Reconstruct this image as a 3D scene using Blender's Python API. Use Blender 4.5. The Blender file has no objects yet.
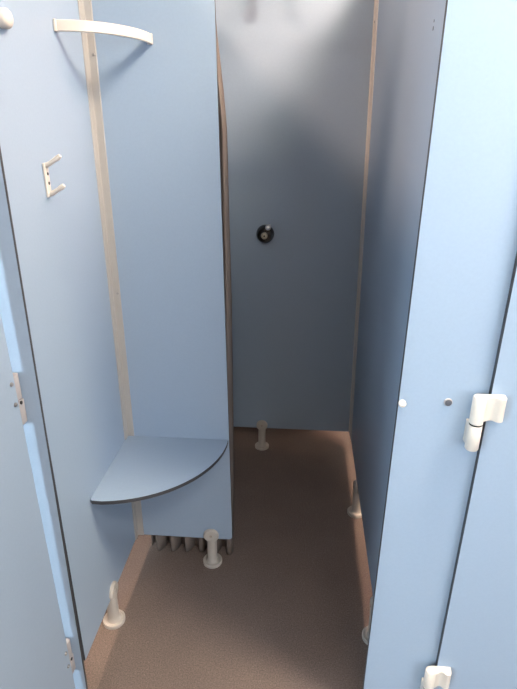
import bpy, bmesh, math, random
from mathutils import Vector, Matrix
random.seed(3)
C = bpy.context.scene.collection
PI = math.pi

# ------------------------------------------------------------------ materials
def srgb(r, g, b):
    f = lambda c: (c/255/12.92) if c/255 <= .04045 else ((c/255+.055)/1.055)**2.4
    return (f(r), f(g), f(b), 1)

def mat(name, col, rough=.5, metal=0, noise=0, nscale=40, bump=0, col2=None, spec=.5, trans=0):
    m = bpy.data.materials.new(name); m.use_nodes = True
    nt = m.node_tree; b = nt.nodes['Principled BSDF']
    b.inputs['Base Color'].default_value = col
    b.inputs['Roughness'].default_value = rough
    b.inputs['Metallic'].default_value = metal
    b.inputs['Specular IOR Level'].default_value = spec
    if noise or bump:
        tc = nt.nodes.new('ShaderNodeTexCoord')
        n = nt.nodes.new('ShaderNodeTexNoise'); n.inputs['Scale'].default_value = nscale
        n.inputs['Detail'].default_value = 4
        nt.links.new(tc.outputs['Object'], n.inputs['Vector'])
        if noise:
            r = nt.nodes.new('ShaderNodeValToRGB')
            r.color_ramp.elements[0].position = .3; r.color_ramp.elements[1].position = .7
            c2 = col2 or tuple(c*(1-noise) for c in col[:3]) + (1,)
            r.color_ramp.elements[0].color = c2; r.color_ramp.elements[1].color = col
            nt.links.new(n.outputs['Fac'], r.inputs['Fac'])
            nt.links.new(r.outputs['Color'], b.inputs['Base Color'])
        if bump:
            bp = nt.nodes.new('ShaderNodeBump'); bp.inputs['Strength'].default_value = bump
            bp.inputs['Distance'].default_value = .001
            nt.links.new(n.outputs['Fac'], bp.inputs['Height'])
            nt.links.new(bp.outputs['Normal'], b.inputs['Normal'])
    return m

def emit(name, col, s):
    m = bpy.data.materials.new(name); m.use_nodes = True
    nt = m.node_tree; nt.nodes.clear()
    e = nt.nodes.new('ShaderNodeEmission'); o = nt.nodes.new('ShaderNodeOutputMaterial')
    e.inputs['Color'].default_value = col; e.inputs['Strength'].default_value = s
    nt.links.new(e.outputs[0], o.inputs[0]); return m

BLUE = mat('blue_laminate', srgb(143, 162, 185), .38, noise=.03, nscale=180, bump=.04, spec=.4)
CORE = mat('black_laminate_core', srgb(56, 59, 65), .6, noise=.2, nscale=200)
PVC = mat('cream_plastic', srgb(163, 161, 160), .4, noise=.03, nscale=60)
NYLON = mat('white_nylon', srgb(176, 172, 168), .35, noise=.03, nscale=60)
WHITE = mat('white_plastic', srgb(226, 220, 212), .35, noise=.02, nscale=60)
RAIL = mat('ivory_plastic', srgb(202, 196, 190), .35, noise=.03, nscale=60)
SHADE = mat('pale_beige_plastic', srgb(158, 150, 144), .4, noise=.05, nscale=80)
STEEL = mat('screw_steel', srgb(150, 150, 152), .35, metal=.9)
INNER = mat('grey_plastic', srgb(158, 156, 160), .45, noise=.04, nscale=60)
DARK = mat('dark_recess', srgb(30, 28, 28), .6)
GREYCAP = mat('grey_bolt_cap', srgb(78, 82, 92), .5)
CHROME = mat('chrome', srgb(225, 225, 225), .12, metal=1)
SATIN = mat('glint_chrome', srgb(245, 245, 245), .42, metal=1)  # bright metal for the added glint on the valve
BLACKC = mat('black_gloss', srgb(22, 22, 24), .2)
CURT = mat('beige_curtain', srgb(112, 103, 99), .7, noise=.08, nscale=30)
PAINT = mat('ceiling_paint', srgb(130, 124, 118), .8, noise=.03, nscale=8, bump=.05)
TILE = mat('grey_wall_paint', srgb(150, 146, 142), .7, noise=.03, nscale=6)
ALU = mat('white_frame', srgb(235, 235, 232), .4, noise=.02, nscale=20)

def floor_mat():
    m = bpy.data.materials.new('speckled_brown_vinyl'); m.use_nodes = True
    nt = m.node_tree; b = nt.nodes['Principled BSDF']; L = nt.links.new
    tc = nt.nodes.new('ShaderNodeTexCoord')
    n1 = nt.nodes.new('ShaderNodeTexNoise'); n1.inputs['Scale'].default_value = 6; n1.inputs['Detail'].default_value = 3
    n2 = nt.nodes.new('ShaderNodeTexNoise'); n2.inputs['Scale'].default_value = 260; n2.inputs['Detail'].default_value = 2
    v = nt.nodes.new('ShaderNodeTexVoronoi'); v.inputs['Scale'].default_value = 170
    for n in (n1, n2, v): L(tc.outputs['Object'], n.inputs['Vector'])
    r1 = nt.nodes.new('ShaderNodeValToRGB')
    r1.color_ramp.elements[0].position = .35; r1.color_ramp.elements[1].position = .65
    r1.color_ramp.elements[0].color = FL_A; r1.color_ramp.elements[1].color = FL_B
    L(n2.outputs['Fac'], r1.inputs['Fac'])
    r2 = nt.nodes.new('ShaderNodeValToRGB')
    r2.color_ramp.elements[0].position = .08; r2.color_ramp.elements[1].position = .16
    r2.color_ramp.elements[0].color = (1, 1, 1, 1); r2.color_ramp.elements[1].color = (0, 0, 0, 1)
    L(v.outputs['Distance'], r2.inputs['Fac'])
    mx = nt.nodes.new('ShaderNodeMixRGB'); mx.inputs['Color2'].default_value = srgb(168, 150, 140)
    L(r2.outputs['Color'], mx.inputs['Fac']); L(r1.outputs['Color'], mx.inputs['Color1'])
    mm = nt.nodes.new('ShaderNodeMixRGB'); mm.blend_type = 'MULTIPLY'; mm.inputs['Fac'].default_value = .25
    L(mx.outputs['Color'], mm.inputs['Color1']); L(n1.outputs['Fac'], mm.inputs['Color2'])
    L(mm.outputs['Color'], b.inputs['Base Color'])
    b.inputs['Roughness'].default_value = .55; b.inputs['Specular IOR Level'].default_value = .3
    bp = nt.nodes.new('ShaderNodeBump'); bp.inputs['Strength'].default_value = .2; bp.inputs['Distance'].default_value = .001
    L(n2.outputs['Fac'], bp.inputs['Height']); L(bp.outputs['Normal'], b.inputs['Normal'])
    return m
FL_A = srgb(100, 89, 85); FL_B = srgb(126, 113, 108)
FLOOR = floor_mat()

# ------------------------------------------------------------------ helpers
def obj(name, bm, mats, parent=None, smooth=False):
    me = bpy.data.meshes.new(name)
    bmesh.ops.recalc_face_normals(bm, faces=bm.faces)
    bm.to_mesh(me); bm.free()
    for m in (mats if isinstance(mats, (list, tuple)) else [mats]): me.materials.append(m)
    if smooth:
        for p in me.polygons: p.use_smooth = True
        me.set_sharp_from_angle(angle=math.radians(40))
    o = bpy.data.objects.new(name, me); C.objects.link(o)
    if parent:
        o.parent = parent
        o.matrix_parent_inverse = Matrix.Translation(parent.location).inverted()
    return o

def tag(o, label, cat, group=None):
    o['label'] = label; o['category'] = cat
    if group: o['group'] = group
    return o

def thing(name, label, cat, loc, group=None):
    o = bpy.data.objects.new(name, None); C.objects.link(o)
    o.location = loc; o.empty_display_size = .05
    return tag(o, label, cat, group)

def box(bm, x0, x1, y0, y1, z0, z1, bev=0, mi=0):
    vs = [bm.verts.new((x, y, z)) for x in (x0, x1) for y in (y0, y1) for z in (z0, z1)]
    fs = [bm.faces.new([vs[i] for i in q]) for q in
          ((0, 1, 3, 2), (4, 6, 7, 5), (0, 4, 5, 1), (2, 3, 7, 6), (0, 2, 6, 4), (1, 5, 7, 3))]
    for f in fs: f.material_index = mi
    if bev:
        es = list({e for f in fs for e in f.edges})
        bmesh.ops.bevel(bm, geom=es, offset=bev, segments=2, profile=.5, affect='EDGES')
    return fs

def prism(bm, pts, thick, side=0, face=0):
    """pts: 3-D outline of one face; thick: vector to the other face"""
    t = Vector(thick)
    a = [bm.verts.new(p) for p in pts]; b = [bm.verts.new(Vector(p)+t) for p in pts]
    f1 = bm.faces.new(a); f2 = bm.faces.new(b[::-1]); f1.material_index = f2.material_index = face
    n = len(pts)
    for i in range(n):
        f = bm.faces.new((a[i], a[(i+1) % n], b[(i+1) % n], b[i])); f.material_index = side

def lathe(bm, prof, o, axis='z', seg=28, mi=0):
    """prof: list of (radius, height) from start to end, closed with caps"""
    o = Vector(o)
    def P(r, h, a):
        c, s = r*math.cos(a), r*math.sin(a)
        return o + Vector({'z': (c, s, h), '-y': (c, -h, s), 'x': (h, c, s), '-x': (-h, c, s), 'y': (c, h, s)}[axis])
    rings = [[bm.verts.new(P(r, h, 2*PI*k/seg)) for k in range(seg)] for r, h in prof]
    for A, B in zip(rings, rings[1:]):
        for k in range(seg):
            f = bm.faces.new((A[k], A[(k+1) % seg], B[(k+1) % seg], B[k])); f.material_index = mi
    for R_ in (rings[0], rings[-1]):
        f = bm.faces.new(R_); f.material_index = mi

def tube(bm, pts, rad, seg=12):
    pts = [Vector(p) for p in pts]; rings = []
    for i, p in enumerate(pts):
        d = (pts[min(i+1, len(pts)-1)]-pts[max(i-1, 0)]).normalized()
        u = d.cross(Vector((0, 0, 1)) if abs(d.z) < .9 else Vector((1, 0, 0))).normalized(); v = d.cross(u)
        r = rad[i] if isinstance(rad, (list, tuple)) else rad
        rings.append([bm.verts.new(p+u*r*math.cos(2*PI*k/seg)+v*r*math.sin(2*PI*k/seg)) for k in range(seg)])
    for A, B in zip(rings, rings[1:]):
        for k in range(seg): bm.faces.new((A[k], A[(k+1) % seg], B[(k+1) % seg], B[k]))
    bm.faces.new(rings[0]); bm.faces.new(rings[-1])

def rounded(pts, r, which, seg=5):
    """round the listed corners of a planar 3-D outline"""
    out = []
    n = len(pts)
    for i, p in enumerate(pts):
        p = Vector(p)
        if i not in which: out.append(p); continue
        a = (Vector(pts[i-1])-p).normalized(); b = (Vector(pts[(i+1) % n])-p).normalized()
        c = p+(a+b)*r
        for k in range(seg+1):
            t = k/seg*PI/2
            out.append(c-b*r*math.cos(t)-a*r*math.sin(t))
    return out

T = .013          # board thickness
TOP = 2.0
GAP = .1125       # boards stand this far above the floor
XR, YF, YM, YB = .8002, .965, 1.4372, 2.2032

# ------------------------------------------------------------------ room shell
def struct(name, bm, m):
    o = obj(name, bm, m); o['kind'] = 'structure'; return o
RX0, RX1, RY0, RY1, RZ = -2.2, 4.2, -1.9, 2.5, 2.7
bm = bmesh.new(); box(bm, RX0-.1, RX1+.1, RY0-.1, RY1+.1, -.1, 0); struct('floor', bm, FLOOR)
bm = bmesh.new(); box(bm, RX0-.1, RX1+.1, RY0-.1, RY1+.1, RZ, RZ+.1); struct('ceiling', bm, PAINT)
bm = bmesh.new(); box(bm, RX1, RX1+.1, RY0, RY1, 0, RZ); struct('wall_right', bm, TILE)
bm = bmesh.new(); box(bm, RX0-.1, RX1+.1, RY1, RY1+.1, 0, RZ); struct('wall_back', bm, TILE)
bm = bmesh.new(); box(bm, RX0-.1, RX0, RY0, RY1, 0, RZ); struct('wall_left', bm, TILE)
VZ0, VZ1 = .95, 2.45
WINS = [(-2.1, -1.3), (1.9, 4.0)]
bm = bmesh.new()
for a, b in ((RX0-.1, WINS[0][0]), (WINS[0][1], WINS[1][0]), (WINS[1][1], RX1+.1)): box(bm, a, b, RY0-.1, RY0, 0, RZ)
for a, b in WINS:
    box(bm, a, b, RY0-.1, RY0, 0, VZ0); box(bm, a, b, RY0-.1, RY0, VZ1, RZ)
struct('wall_front', bm, TILE)
PANES = [emit('daylight_pane', (.76, .93, 1, 1), 60), emit('front_daylight', (.90, .96, 1, 1), 10.5)]
for n, (a0, b0) in enumerate(WINS):
    bm = bmesh.new()
    for a, b, c, d in ((a0, a0+.06, VZ0, VZ1), (b0-.06, b0, VZ0, VZ1), (a0+.06, b0-.06, VZ0, VZ0+.06),
                       (a0+.06, b0-.06, VZ1-.06, VZ1), ((a0+b0)/2-.02, (a0+b0)/2+.02, VZ0+.06, VZ1-.06)):
        box(bm, a, b, RY0-.07, RY0-.02, c, d, .004)
    win = struct('window_%d' % (n+1), bm, ALU)
    bm = bmesh.new(); box(bm, a0+.04, b0-.04, RY0-.055, RY0-.045, VZ0+.04, VZ1-.04)
    obj('frosted_pane', bm, PANES[n], win)

# ------------------------------------------------------------------ support legs, screws
def screw(name, parent, p, axis, r=.004, m=STEEL, h=.0025):
    bm = bmesh.new(); lathe(bm, [(r, 0), (r, h*.6), (r*.75, h)], p, axis, 14)
    return obj(name, bm, m, parent, True)

def leg(parent, x, y, along, gap=GAP, nrm=(1,)):
    """pedestal under a board; along='y' when the board runs along y (its faces look along x)"""
    bm = bmesh.new()
    lathe(bm, [(.034, 0), (.0345, .003), (.0345, .010), (.033, .0125), (.029, .0125), (.027, .010), (.0215, .0105), (.0185, .015), (.0175, .024), (.0175, gap-.02), (.0185, gap-.002), (.0185, gap-.0003)], (x, y, 0), 'z', 32)
    lg = obj('support_leg', bm, NYLON, parent, True)
    for s in (-1, 1):
        bm = bmesh.new()
        ax = {('x', -1): '-y', ('x', 1): 'y', ('y', -1): '-x', ('y', 1): 'x'}[(along, s)]
        o = (x, y+s*T/2, gap+.016) if along == 'x' else (x+s*T/2, y, gap+.016)
        lathe(bm, [(.027, 0), (.027, .006), (.023, .0105), (.008, .0115)], o, ax, 28)
        ck = obj('clamp_disc', bm, NYLON, lg, True)
        e = .0112
        o2 = (x, y+s*(T/2+e), gap+.018) if along == 'x' else (x+s*(T/2+e), y, gap+.018)
        screw('screw', lg, o2, ax, .005, SHADE)
    return lg

def panel(name, label, loc, pts, thick, cat='partition panel'):
    t = thing(name, label, cat, loc)
    bm = bmesh.new(); prism(bm, pts, thick, 1, 0)
    obj('board', bm, [BLUE, CORE], t)
    return t

# left partition (right face at x = 0)
lp = panel('partition_panel', 'long blue side partition on the left carrying the double hook and the curved rail', (0, 1.58, 0),
           [(0, .9531, GAP), (0, YB, GAP), (0, YB, TOP), (0, .9531, TOP)], (-T, 0, 0))
leg(lp, -T/2, 1.1734, 'y'); leg(lp, -T/2, 1.95, 'y')

# right partition, its far edge a little out of plumb
lean = lambda z: -.015*(z-1.08)
RPB, RPT = XR+lean(GAP), XR+lean(TOP)
rp = panel('partition_panel', 'shaded blue side partition on the right, behind the bright front post', (XR, 1.58, 0),
           [(XR, YF, GAP), (RPB, YB, GAP), (RPT, YB, TOP), (XR, YF, TOP)], (T, 0, 0))
leg(rp, XR+T/2+.001, 1.7514, 'y'); leg(rp, XR+T/2, 1.178, 'y')
screw('screw', rp, (XR-.0005, 1.2361, 1.6355), '-x', .005, GREYCAP, .003)
screw('screw', rp, (XR-.0005, 1.235, 1.6485), '-x', .0035, GREYCAP, .003)
screw('screw', rp, (XR-.001, 1.4659, 1.0162), '-x', .004, DARK, .003)

# middle half-width divider
em = lambda z: .3294-.0106*(z-1.1)
mp = panel('partition_panel', 'narrow blue divider panel between the corner seat and the shower', (.17, YM, 0),
           rounded([(0, YM, GAP), (em(GAP), YM, GAP), (em(TOP), YM, TOP), (0, YM, TOP)], .014, (1,)), (0, T, 0))
leg(mp, .2655, YM+T/2, 'x')

# back panel
bp = panel('partition_panel', 'dim blue back panel of the shower with the round push valve', (.4, YB, 0),
           [(-T, YB, GAP), (XR+T+.014, YB, GAP), (XR+T, YB, TOP), (-T, YB, TOP)], (0, T, 0))
leg(bp, .3896, YB+T/2, 'x')

# front posts
PG = .001
fr = lambda z, x, k, z0=1.0: x+k*(z-z0)
lpost = panel('front_post', 'blue front post at the left of the opening, beside the open door', (-.15, .945, 0),
              [(fr(PG, +.0015, .008), .945, PG), (fr(TOP, +.0015, .008), .945, TOP), (-.20, .945, TOP), (-.20, .945, PG)], (0, .0078, 0), 'post panel')
rpost = panel('front_post', 'bright blue front post at the right of the opening with a white buffer', (.85, .952, 0),
              [(fr(PG, .752, .006), .952, PG), (.985, .952, PG), (.985, .952, TOP), (fr(TOP, .752, .006), .952, TOP)], (0, T, 0), 'post panel')
bm = bmesh.new(); lathe(bm, [(.0075, 0), (.0075, .005), (.006, .008), (.003, .0095)], (.7585, .952, .9325), '-y', 20)
tag_b = obj('door_buffer', bm, WHITE, rpost, True); tag_b['label'] = 'small white round buffer'
bm = bmesh.new(); lathe(bm, [(.0085, 0), (.0085, .002), (.0075, .003)], (.8483, .952, .9388), '-y', 20)
bc = obj('bolt_washer', bm, INNER, rpost, True)
bm = bmesh.new(); lathe(bm, [(.0068, .0031), (.0068, .0042), (.004, .0050)], (.8483, .952, .9388), '-y', 20)
obj('bolt_head', bm, GREYCAP, bc, True)

# ------------------------------------------------------------------ doors
DG = .012
XD = lambda z: .9226+.009*(z-.9)
d1 = thing('cubicle_door', 'closed blue door of the next cubicle at the right edge', 'door', (1.2, .94, 0))
bm = bmesh.new()
prism(bm, [(XD(DG), .937, DG), (1.56, .937, DG), (1.56, .937, TOP), (XD(TOP), .937, TOP)], (0, T, 0), 1, 0)
obj('board', bm, [BLUE, CORE], d1)
DX = lambda z: -.0272-.0095*(z-.8)
d2 = thing('cubicle_door', 'open blue door swung outward at the left edge', 'door', (-.04, .6, 0))
bm = bmesh.new()
prism(bm, [(DX(DG), .915, DG), (DX(TOP), .915, TOP), (DX(TOP)-.012, .105, TOP), (DX(DG)-.012, .105, DG)], (-T, 0, 0), 1, 0)
obj('board', bm, [BLUE, CORE], d2)

# right hinges (front view)
def front_hinge(z, label):
    h = thing('door_hinge', label, 'hinge', (.8985, .924, z), 'white hinges of the closed door')
    cx, cy, r = .8985, .924, .0132
    yb = .937        # door face
    # lower barrel, fixed to the post
    bm = bmesh.new()
    lathe(bm, [(r-.002, 0), (r, .003), (r, .0545), (r-.0015, .0565)], (cx, cy, z), 'z', 32)
    box(bm, cx-.010, cx+.010, cy+.004, .9519, z+.004, z+.054, .002)
    obj('lower_knuckle', bm, RAIL, h, True)
    bm = bmesh.new(); lathe(bm, [(r-.0005, .0565), (r-.0005, .0605)], (cx, cy, z), 'z', 32)
    obj('pin_washer', bm, DARK, h, True)
    # upper barrel + leaf as one moulded outline
    bm = bmesh.new()
    lathe(bm, [(r, .0605), (r, .115), (r-.002, .118)], (cx, cy, z), 'z', 32)
    obj('upper_knuckle', bm, RAIL, h, True)
    prof = [(cx+.003, yb-.0002), (cx+.003, cy-.010), (cx+.011, cy-.0092), (cx+.016, cy-.0065), (cx+.021, cy-.0035), (cx+.026, cy-.0025),
            (cx+.030, cy-.0045), (cx+.033, cy-.0085), (cx+.037, cy-.011), (cx+.042, cy-.011), (cx+.046, cy-.0085), (cx+.049, cy-.003), (cx+.050, yb-.0002)]
    prof = [p for p in prof]
    bm = bmesh.new(); prism(bm, [(x, y, z+.068) for x, y in prof], (0, 0, .049))
    obj('leaf', bm, RAIL, h, True)
    return h
front_hinge(.850, 'white hinge of the closed right door, at mid height beside the grey bolt')
front_hinge(.094, 'white hinge of the closed right door, lowest, cut by the bottom edge')

# left hinges, seen from the inner side through the gap
def back_hinge(z, label):
    h = thing('door_hinge', label, 'hinge', (-.06, .928, z), 'hinges of the open door')
    xf = DX(z+.05)
    bm = bmesh.new(); lathe(bm, [(.0125, 0), (.0132, .003), (.0132, .055), (.012, .057)], (xf-.058, .928, z), 'z', 28)
    obj('lower_knuckle', bm, RAIL, h, True)
    bm = bmesh.new(); lathe(bm, [(.012, .060), (.0132, .062), (.0132, .115), (.012, .118)], (xf-.058, .928, z), 'z', 28)
    obj('upper_knuckle', bm, RAIL, h, True)
    bm = bmesh.new(); box(bm, xf-.045, xf-.004, .923, .9447, z, z+.057, .003)
    obj('post_block', bm, INNER, h, True)
    bm = bmesh.new(); box(bm, xf-.045, xf-.003, .916, .938, z+.060, z+.118, .002)
    obj('door_block', bm, INNER, h, True)
    for dz in (.108, .062):
        screw('screw', h, (DX(z+dz)-.0002, .902, z+dz), 'x', .0045, STEEL, .004)
    bm = bmesh.new(); lathe(bm, [(.004, 0), (.004, .002)], (xf-.0042, .930, z+.052), 'x', 14)
    obj('pin_hole', bm, DARK, h)
    return h
back_hinge(.858, 'pale hinge in the gap of the open left door, at mid height with two screws')
back_hinge(.094, 'pale hinge in the gap of the open left door, near the floor')

# ------------------------------------------------------------------ corner profiles
def corner(name, label, sx, cx, cy, z0, z1, ww, wd, lean_f=None, m=None):
    """angle strip in the corner; sx=+1 corner at the left, -1 at the right"""
    t = thing(name, label, 'corner trim', (cx, cy, z0))
    th = .0035
    L = [(0, 0), (ww, 0), (ww, -th*.5), (ww-th*.5, -th), (th*1.4, -th), (th, -th*1.4), (th, -wd+th*.5), (th*.5, -wd), (0, -wd)]
    lf = lean_f or (lambda z: 0)
    bm = bmesh.new()
    A = [bm.verts.new((cx+lf(z0)+sx*x, cy-.0001+y, z0)) for x, y in L]
    B = [bm.verts.new((cx+lf(z1)+sx*x, cy-.0001+y, z1)) for x, y in L]
    n = len(L)
    bm.faces.new(A); bm.faces.new(B[::-1])
    for i in range(n): bm.faces.new((A[i], A[(i+1) % n], B[(i+1) % n], B[i]))
    obj('angle_strip', bm, m or PVC, t)
    return t
SZ = .5206
c1 = corner('corner_trim', 'long cream corner strip above the seat, between side partition and divider', 1, .0002, YM, SZ+.001, TOP, .023, .030)
screw('screw', c1, (.016, YM-.0035, 1.004), '-y', .0035, STEEL)
screw('screw', c1, (.016, YM-.0035, 1.62), '-y', .0035, STEEL)
c2 = corner('corner_trim', 'short cream corner strip below the corner seat', 1, .0002, YM, GAP, SZ-.0135, .023, .030)
screw('screw', c2, (.013, YM-.0035, .452), '-y', .0035, STEEL)
c3 = corner('corner_trim', 'cream corner strip where the back panel meets the right partition', -1, XR-.0003, YB, GAP, TOP, .006, .085, lean, m=RAIL)
screw('screw', c3, (XR+lean(1.81)-.0035, YB-.030, 1.813), '-x', .004, STEEL)

# ------------------------------------------------------------------ corner seat
R_ = .3325
pts = [(.0006, YM-.0006, SZ), ]
arc = []
for k in range(33):
    a = k/32*PI/2
    arc.append((.0006+R_*math.sin(a), YM-.0006-R_*math.cos(a), SZ))
# round the sharp front tips
def chaik(pp): return pp
seat_pts = [(.0006, YM-.0006, SZ), (.0006, YM-R_+.012, SZ), (.002, YM-R_+.006, SZ), (.006, YM-R_+.0018, SZ)] + [p for p in arc[2:-1]] + [(R_-.0005, YM-.010, SZ), (R_+.0006, YM-.0006, SZ)]
st = thing('corner_seat', 'quarter-round blue corner seat with a dark edge, left of the shower', 'seat', (.1, YM-.1, SZ-T))
bm = bmesh.new(); prism(bm, seat_pts, (0, 0, -.0112), 1, 0)
obj('seat_board', bm, [BLUE, CORE], st)
bm = bmesh.new()
prism(bm, [(.04, YM-.0006, SZ-.0112-.0002), (.04, YM-.05, SZ-.0112-.0002), (.06, YM-.05, SZ-.0112-.0002), (.06, YM-.0006, SZ-.0112-.0002)], (0, 0, -.004))
prism(bm, [(.04, YM-.0006, SZ-.0112-.0043), (.06, YM-.0006, SZ-.0112-.0043), (.06, YM-.005, SZ-.0112-.0043), (.04, YM-.005, SZ-.0112-.0043)], (0, 0, -.03))
bm.transform(Matrix.Translation((.16, 0, 0)))
obj('bracket', bm, PVC, st)

# ------------------------------------------------------------------ curved rail above
rl = thing('curved_rail', 'cream quarter-round rail high in the left corner', 'rail', (.1, YM-.1, 1.642))
bm = bmesh.new()
rx, ry, z0, z1, th = .166, .183, 1.6415, 1.6635, .006
N = 36; ri = []
for k in range(N+1):
    a = k/N*PI/2
    q = []
    for rr in (0, -th):
        x = .0004+(rx+rr)*math.sin(a); y = YM-.0004-(ry+rr)*math.cos(a)
        q.append((x, y))
    zo = .0
    ri.append([bm.verts.new((q[0][0], q[0][1], z0+.0015)), bm.verts.new((q[0][0], q[0][1], z1-.0015)), bm.verts.new(((q[0][0]*3+q[1][0])/4, (q[0][1]*3+q[1][1])/4, z1)),
               bm.verts.new((q[1][0], q[1][1], z1)), bm.verts.new((q[1][0], q[1][1], z0)), bm.verts.new(((q[0][0]*3+q[1][0])/4, (q[0][1]*3+q[1][1])/4, z0))])
for A, B in zip(ri, ri[1:]):
    for k in range(6): bm.faces.new((A[k], A[(k+1) % 6], B[(k+1) % 6], B[k]))
bm.faces.new(ri[0]); bm.faces.new(ri[-1])
obj('rail_bar', bm, RAIL, rl, True)
bm = bmesh.new(); box(bm, .0003, .007, YM-ry-.004, YM-ry+.012, z0-.001, z1+.001, .002); obj('end_mount', bm, RAIL, rl)
bm = bmesh.new(); box(bm, rx-.012, rx+.002, YM-.007, YM-.0003, z0-.001, z1+.001, .002); obj('end_mount', bm, RAIL, rl)

# ------------------------------------------------------------------ double hook
hk = thing('double_hook', 'cream double coat hook on the left partition', 'hook', (0, 1.115, 1.34))
bm = bmesh.new(); box(bm, .0003, .006, 1.109, 1.126, 1.309, 1.379, .002); obj('back_plate', bm, RAIL, hk)
for z in (1.357, 1.338): screw('screw', hk, (.0058, 1.1185, z), 'x', .0035, DARK, .001)
for zc, up in ((1.3735, 1), (1.3145, 1)):
    bm = bmesh.new()
    tube(bm, [(.003, 1.1175, zc), (.014, 1.1165, zc+.004), (.026, 1.115, zc+.011), (.035, 1.1142, zc+.016), (.040, 1.114, zc+.020)],
         [.0055, .005, .0048, .0058, .0042], 12)
    obj('prong', bm, RAIL, hk, True)

# knob at the top left, cut by the frame
ns = thing('wall_stop', 'round cream stop knob high on the left partition, cut by the left edge', 'door stop', (0, 1.04, 1.62))
bm = bmesh.new(); lathe(bm, [(.0165, .0003), (.0165, .010), (.0155, .014), (.012, .017), (.006, .0185)], (0, 1.0335, 1.625), 'x', 24)
obj('knob', bm, RAIL, ns, True)

# ------------------------------------------------------------------ push valve and shower head
pv = thing('shower_push_valve', 'round black push valve with an added glint on the back panel', 'shower valve', (.3972, YB, 1.0516))
px, pz = .3985, 1.0525
bm = bmesh.new(); lathe(bm, [(.038, .0003), (.038, .006), (.036, .014), (.031, .030), (.028, .034), (.019, .036)], (px, YB, pz), '-y', 40)
obj('bezel', bm, BLACKC, pv, True)
bm = bmesh.new(); lathe(bm, [(.0135, .0361), (.0135, .050), (.0120, .053), (.006, .054)], (px-.001, YB, pz-.001), '-y', 28)
bt = obj('push_button', bm, mat('brushed_grey_metal', srgb(170, 168, 160), .35, metal=.3), pv, True)
bm = bmesh.new(); lathe(bm, [(.004, .0541), (.004, .055)], (px-.001, YB, pz-.001), '-y', 14); obj('button_dot', bm, DARK, bt)
bm = bmesh.new(); lathe(bm, [(.012, .012), (.012, .034), (.0105, .041), (.006, .045), (.002, .046)], (px+.013, YB, pz+.031), '-y', 24)
obj('glint_stud', bm, SATIN, pv, True)  # added stud, stands in for the bright glint on the black bezel

sh = thing('wall_shower', 'dark tip of the shower head above the back panel, cut by the top edge', 'shower head', (.398, YB, 1.93))
bm = bmesh.new(); lathe(bm, [(.035, .0003), (.035, .006), (.028, .012), (.018, .014)], (.398, YB, 1.95), '-y', 28)
obj('wall_flange', bm, CHROME, sh, True)
bm = bmesh.new(); tube(bm, [(.398, YB-.012, 1.95), (.398, YB-.04, 1.948), (.398, YB-.065, 1.938), (.398, YB-.082, 1.92), (.398, YB-.09, 1.905)], .012)
obj('arm', bm, CHROME, sh, True)
bm = bmesh.new(); lathe(bm, [(.013, .045), (.018, .035), (.022, .012), (.021, .006), (.008, 0)], (.400, YB-.093, 1.874), 'z', 28)
obj('shower_head', bm, BLACKC, sh, True)

# ------------------------------------------------------------------ curtain and its rail
cr = thing('curtain_rail', 'white shower curtain rail above the divider', 'rail', (.4, 1.492, 1.955))
bm = bmesh.new(); tube(bm, [(.0005, 1.492, 1.955), (XR-.014, 1.492, 1.955)], .011, 16); obj('rail_tube', bm, NYLON, cr, True)
for x, ax in ((.0004, 'x'), (XR-.0135, '-x')):
    bm = bmesh.new(); lathe(bm, [(.024, 0), (.024, .005), (.013, .012)], (x, 1.492, 1.955), ax, 24); obj('end_flange', bm, NYLON, cr, True)

def ext(z):
    K = [(.0, .335), (.10, .336), (.40, .341), (.98, .344), (1.46, .3395), (1.55, .332), (1.667, .3195), (1.94, .300)]
    for (a, b), (c, d) in zip(K, K[1:]):
        if z <= c: return b+(d-b)*(z-a)/(c-a)
    return K[-1][1]
ct = thing('shower_curtain', 'beige shower curtain bunched up behind the narrow divider', 'curtain', (.18, 1.492, .016))
bm = bmesh.new()
NF, NS, NZ = 6, 150, 44
grid = []
for j in range(NZ+1):
    z = .016+(1.928-.016)*j/NZ
    row = []
    for i in range(NS+1):
        s = i/NS
        x = .025+(ext(z)-.025)*s
        ph = s*NF*2*PI+.25*math.sin(z*3)
        amp = .022+.004*math.sin(z*2.1+s*7)
        y = 1.487+amp*math.sin(ph)+.003*math.sin(3*ph+z)
        x += .006*math.sin(2*ph+1)*(1-s)
        row.append(bm.verts.new((x, y, z)))
    grid.append(row)
for j in range(NZ):
    for i in range(NS):
        bm.faces.new((grid[j][i], grid[j][i+1], grid[j+1][i+1], grid[j+1][i]))
cl = obj('curtain_cloth', bm, CURT, ct, True)
sd = cl.modifiers.new('thickness', 'SOLIDIFY'); sd.thickness = .0012
for k in range(7):
    x = .05+k*.038
    bm = bmesh.new(); tube(bm, [(x, 1.487, 1.925), (x, 1.490, 1.933), (x, 1.492, 1.940), (x, 1.492, 1.9438)], .0022, 8)
    obj('curtain_hook', bm, NYLON, ct, True)

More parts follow.
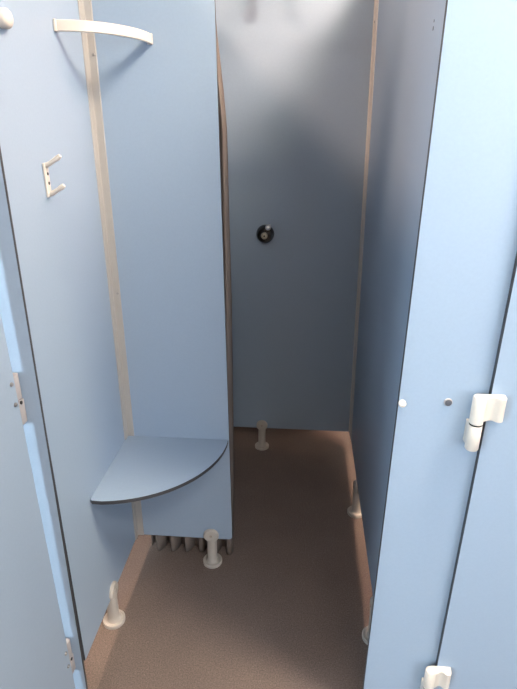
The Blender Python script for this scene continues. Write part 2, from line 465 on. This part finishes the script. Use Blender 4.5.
# ------------------------------------------------------------------ ceiling lights
def luminaire(label, x, y, sx, sy, e, col):
    t = thing('ceiling_light', label, 'ceiling light', (x, y, RZ), 'ceiling lights')
    bm = bmesh.new(); box(bm, x-sx/2-.03, x+sx/2+.03, y-sy/2-.03, y+sy/2+.03, RZ-.05, RZ-.0005, .006); obj('housing', bm, ALU, t)
    bm = bmesh.new(); box(bm, x-sx/2, x+sx/2, y-sy/2, y+sy/2, RZ-.075, RZ-.0505, .008); obj('diffuser', bm, emit('lamp_diffuser', col, e), t)
luminaire('ceiling light over the space on the left', -.7, 1.0, .2, .6, 140, (1, .68, .48, 1))
luminaire('ceiling light over the cubicle on the right', 1.42, 1.62, .4, .6, 72, (1, .63, .46, 1))
luminaire('added narrow ceiling light above the next cubicle door', 1.3, .76, .5, .1, 315, (1, .81, .56, 1))  # added lamp, set close to the door plane to brighten the right post
luminaire('added square ceiling light in the aisle at the next door', 1.45, .55, .5, .2, 92, (1, .90, .80, 1))  # added lamp, mainly brightens the right post
luminaire('added ceiling light at the right end of the aisle', 2.3, .0, .6, .3, 30, (1, .85, .75, 1))  # added lamp, lifts the front faces from the right
luminaire('added ceiling light over the middle of the aisle', .9, -.8, .9, .3, 42, (1, .87, .72, 1))  # added fill lamp, strength fitted to the panel tones

# ------------------------------------------------------------------ camera and colour management
f = 520.184
pitch, yaw, roll = math.radians(21.7356), math.radians(-4.38327), math.radians(-.18925)
F = Vector((math.sin(yaw)*math.cos(pitch), math.cos(yaw)*math.cos(pitch), -math.sin(pitch)))
Rv = Vector((math.cos(yaw), -math.sin(yaw), 0)); D = F.cross(Rv)
R2 = Rv*math.cos(roll)+D*math.sin(roll); D2 = D*math.cos(roll)-Rv*math.sin(roll)
cam = bpy.data.cameras.new('camera'); co = bpy.data.objects.new('camera', cam); C.objects.link(co)
M = Matrix((R2, -D2, -F)).transposed().to_4x4(); M.translation = Vector((.54016, 0, 1.43052))
co.matrix_world = M
cam.sensor_fit = 'VERTICAL'; cam.sensor_height = 36; cam.lens = f/689*36
cam.clip_start = .02
sc = bpy.context.scene
sc.camera = co
w = bpy.data.worlds.new('world'); sc.world = w; w.use_nodes = True
w.node_tree.nodes['Background'].inputs[0].default_value = (.7, .8, 1, 1)
w.node_tree.nodes['Background'].inputs[1].default_value = .3
sc.view_settings.view_transform = 'Standard'; sc.view_settings.look = 'None'
sc.view_settings.gamma = 1; sc.view_settings.use_curve_mapping = False
sc.view_settings.exposure = 0
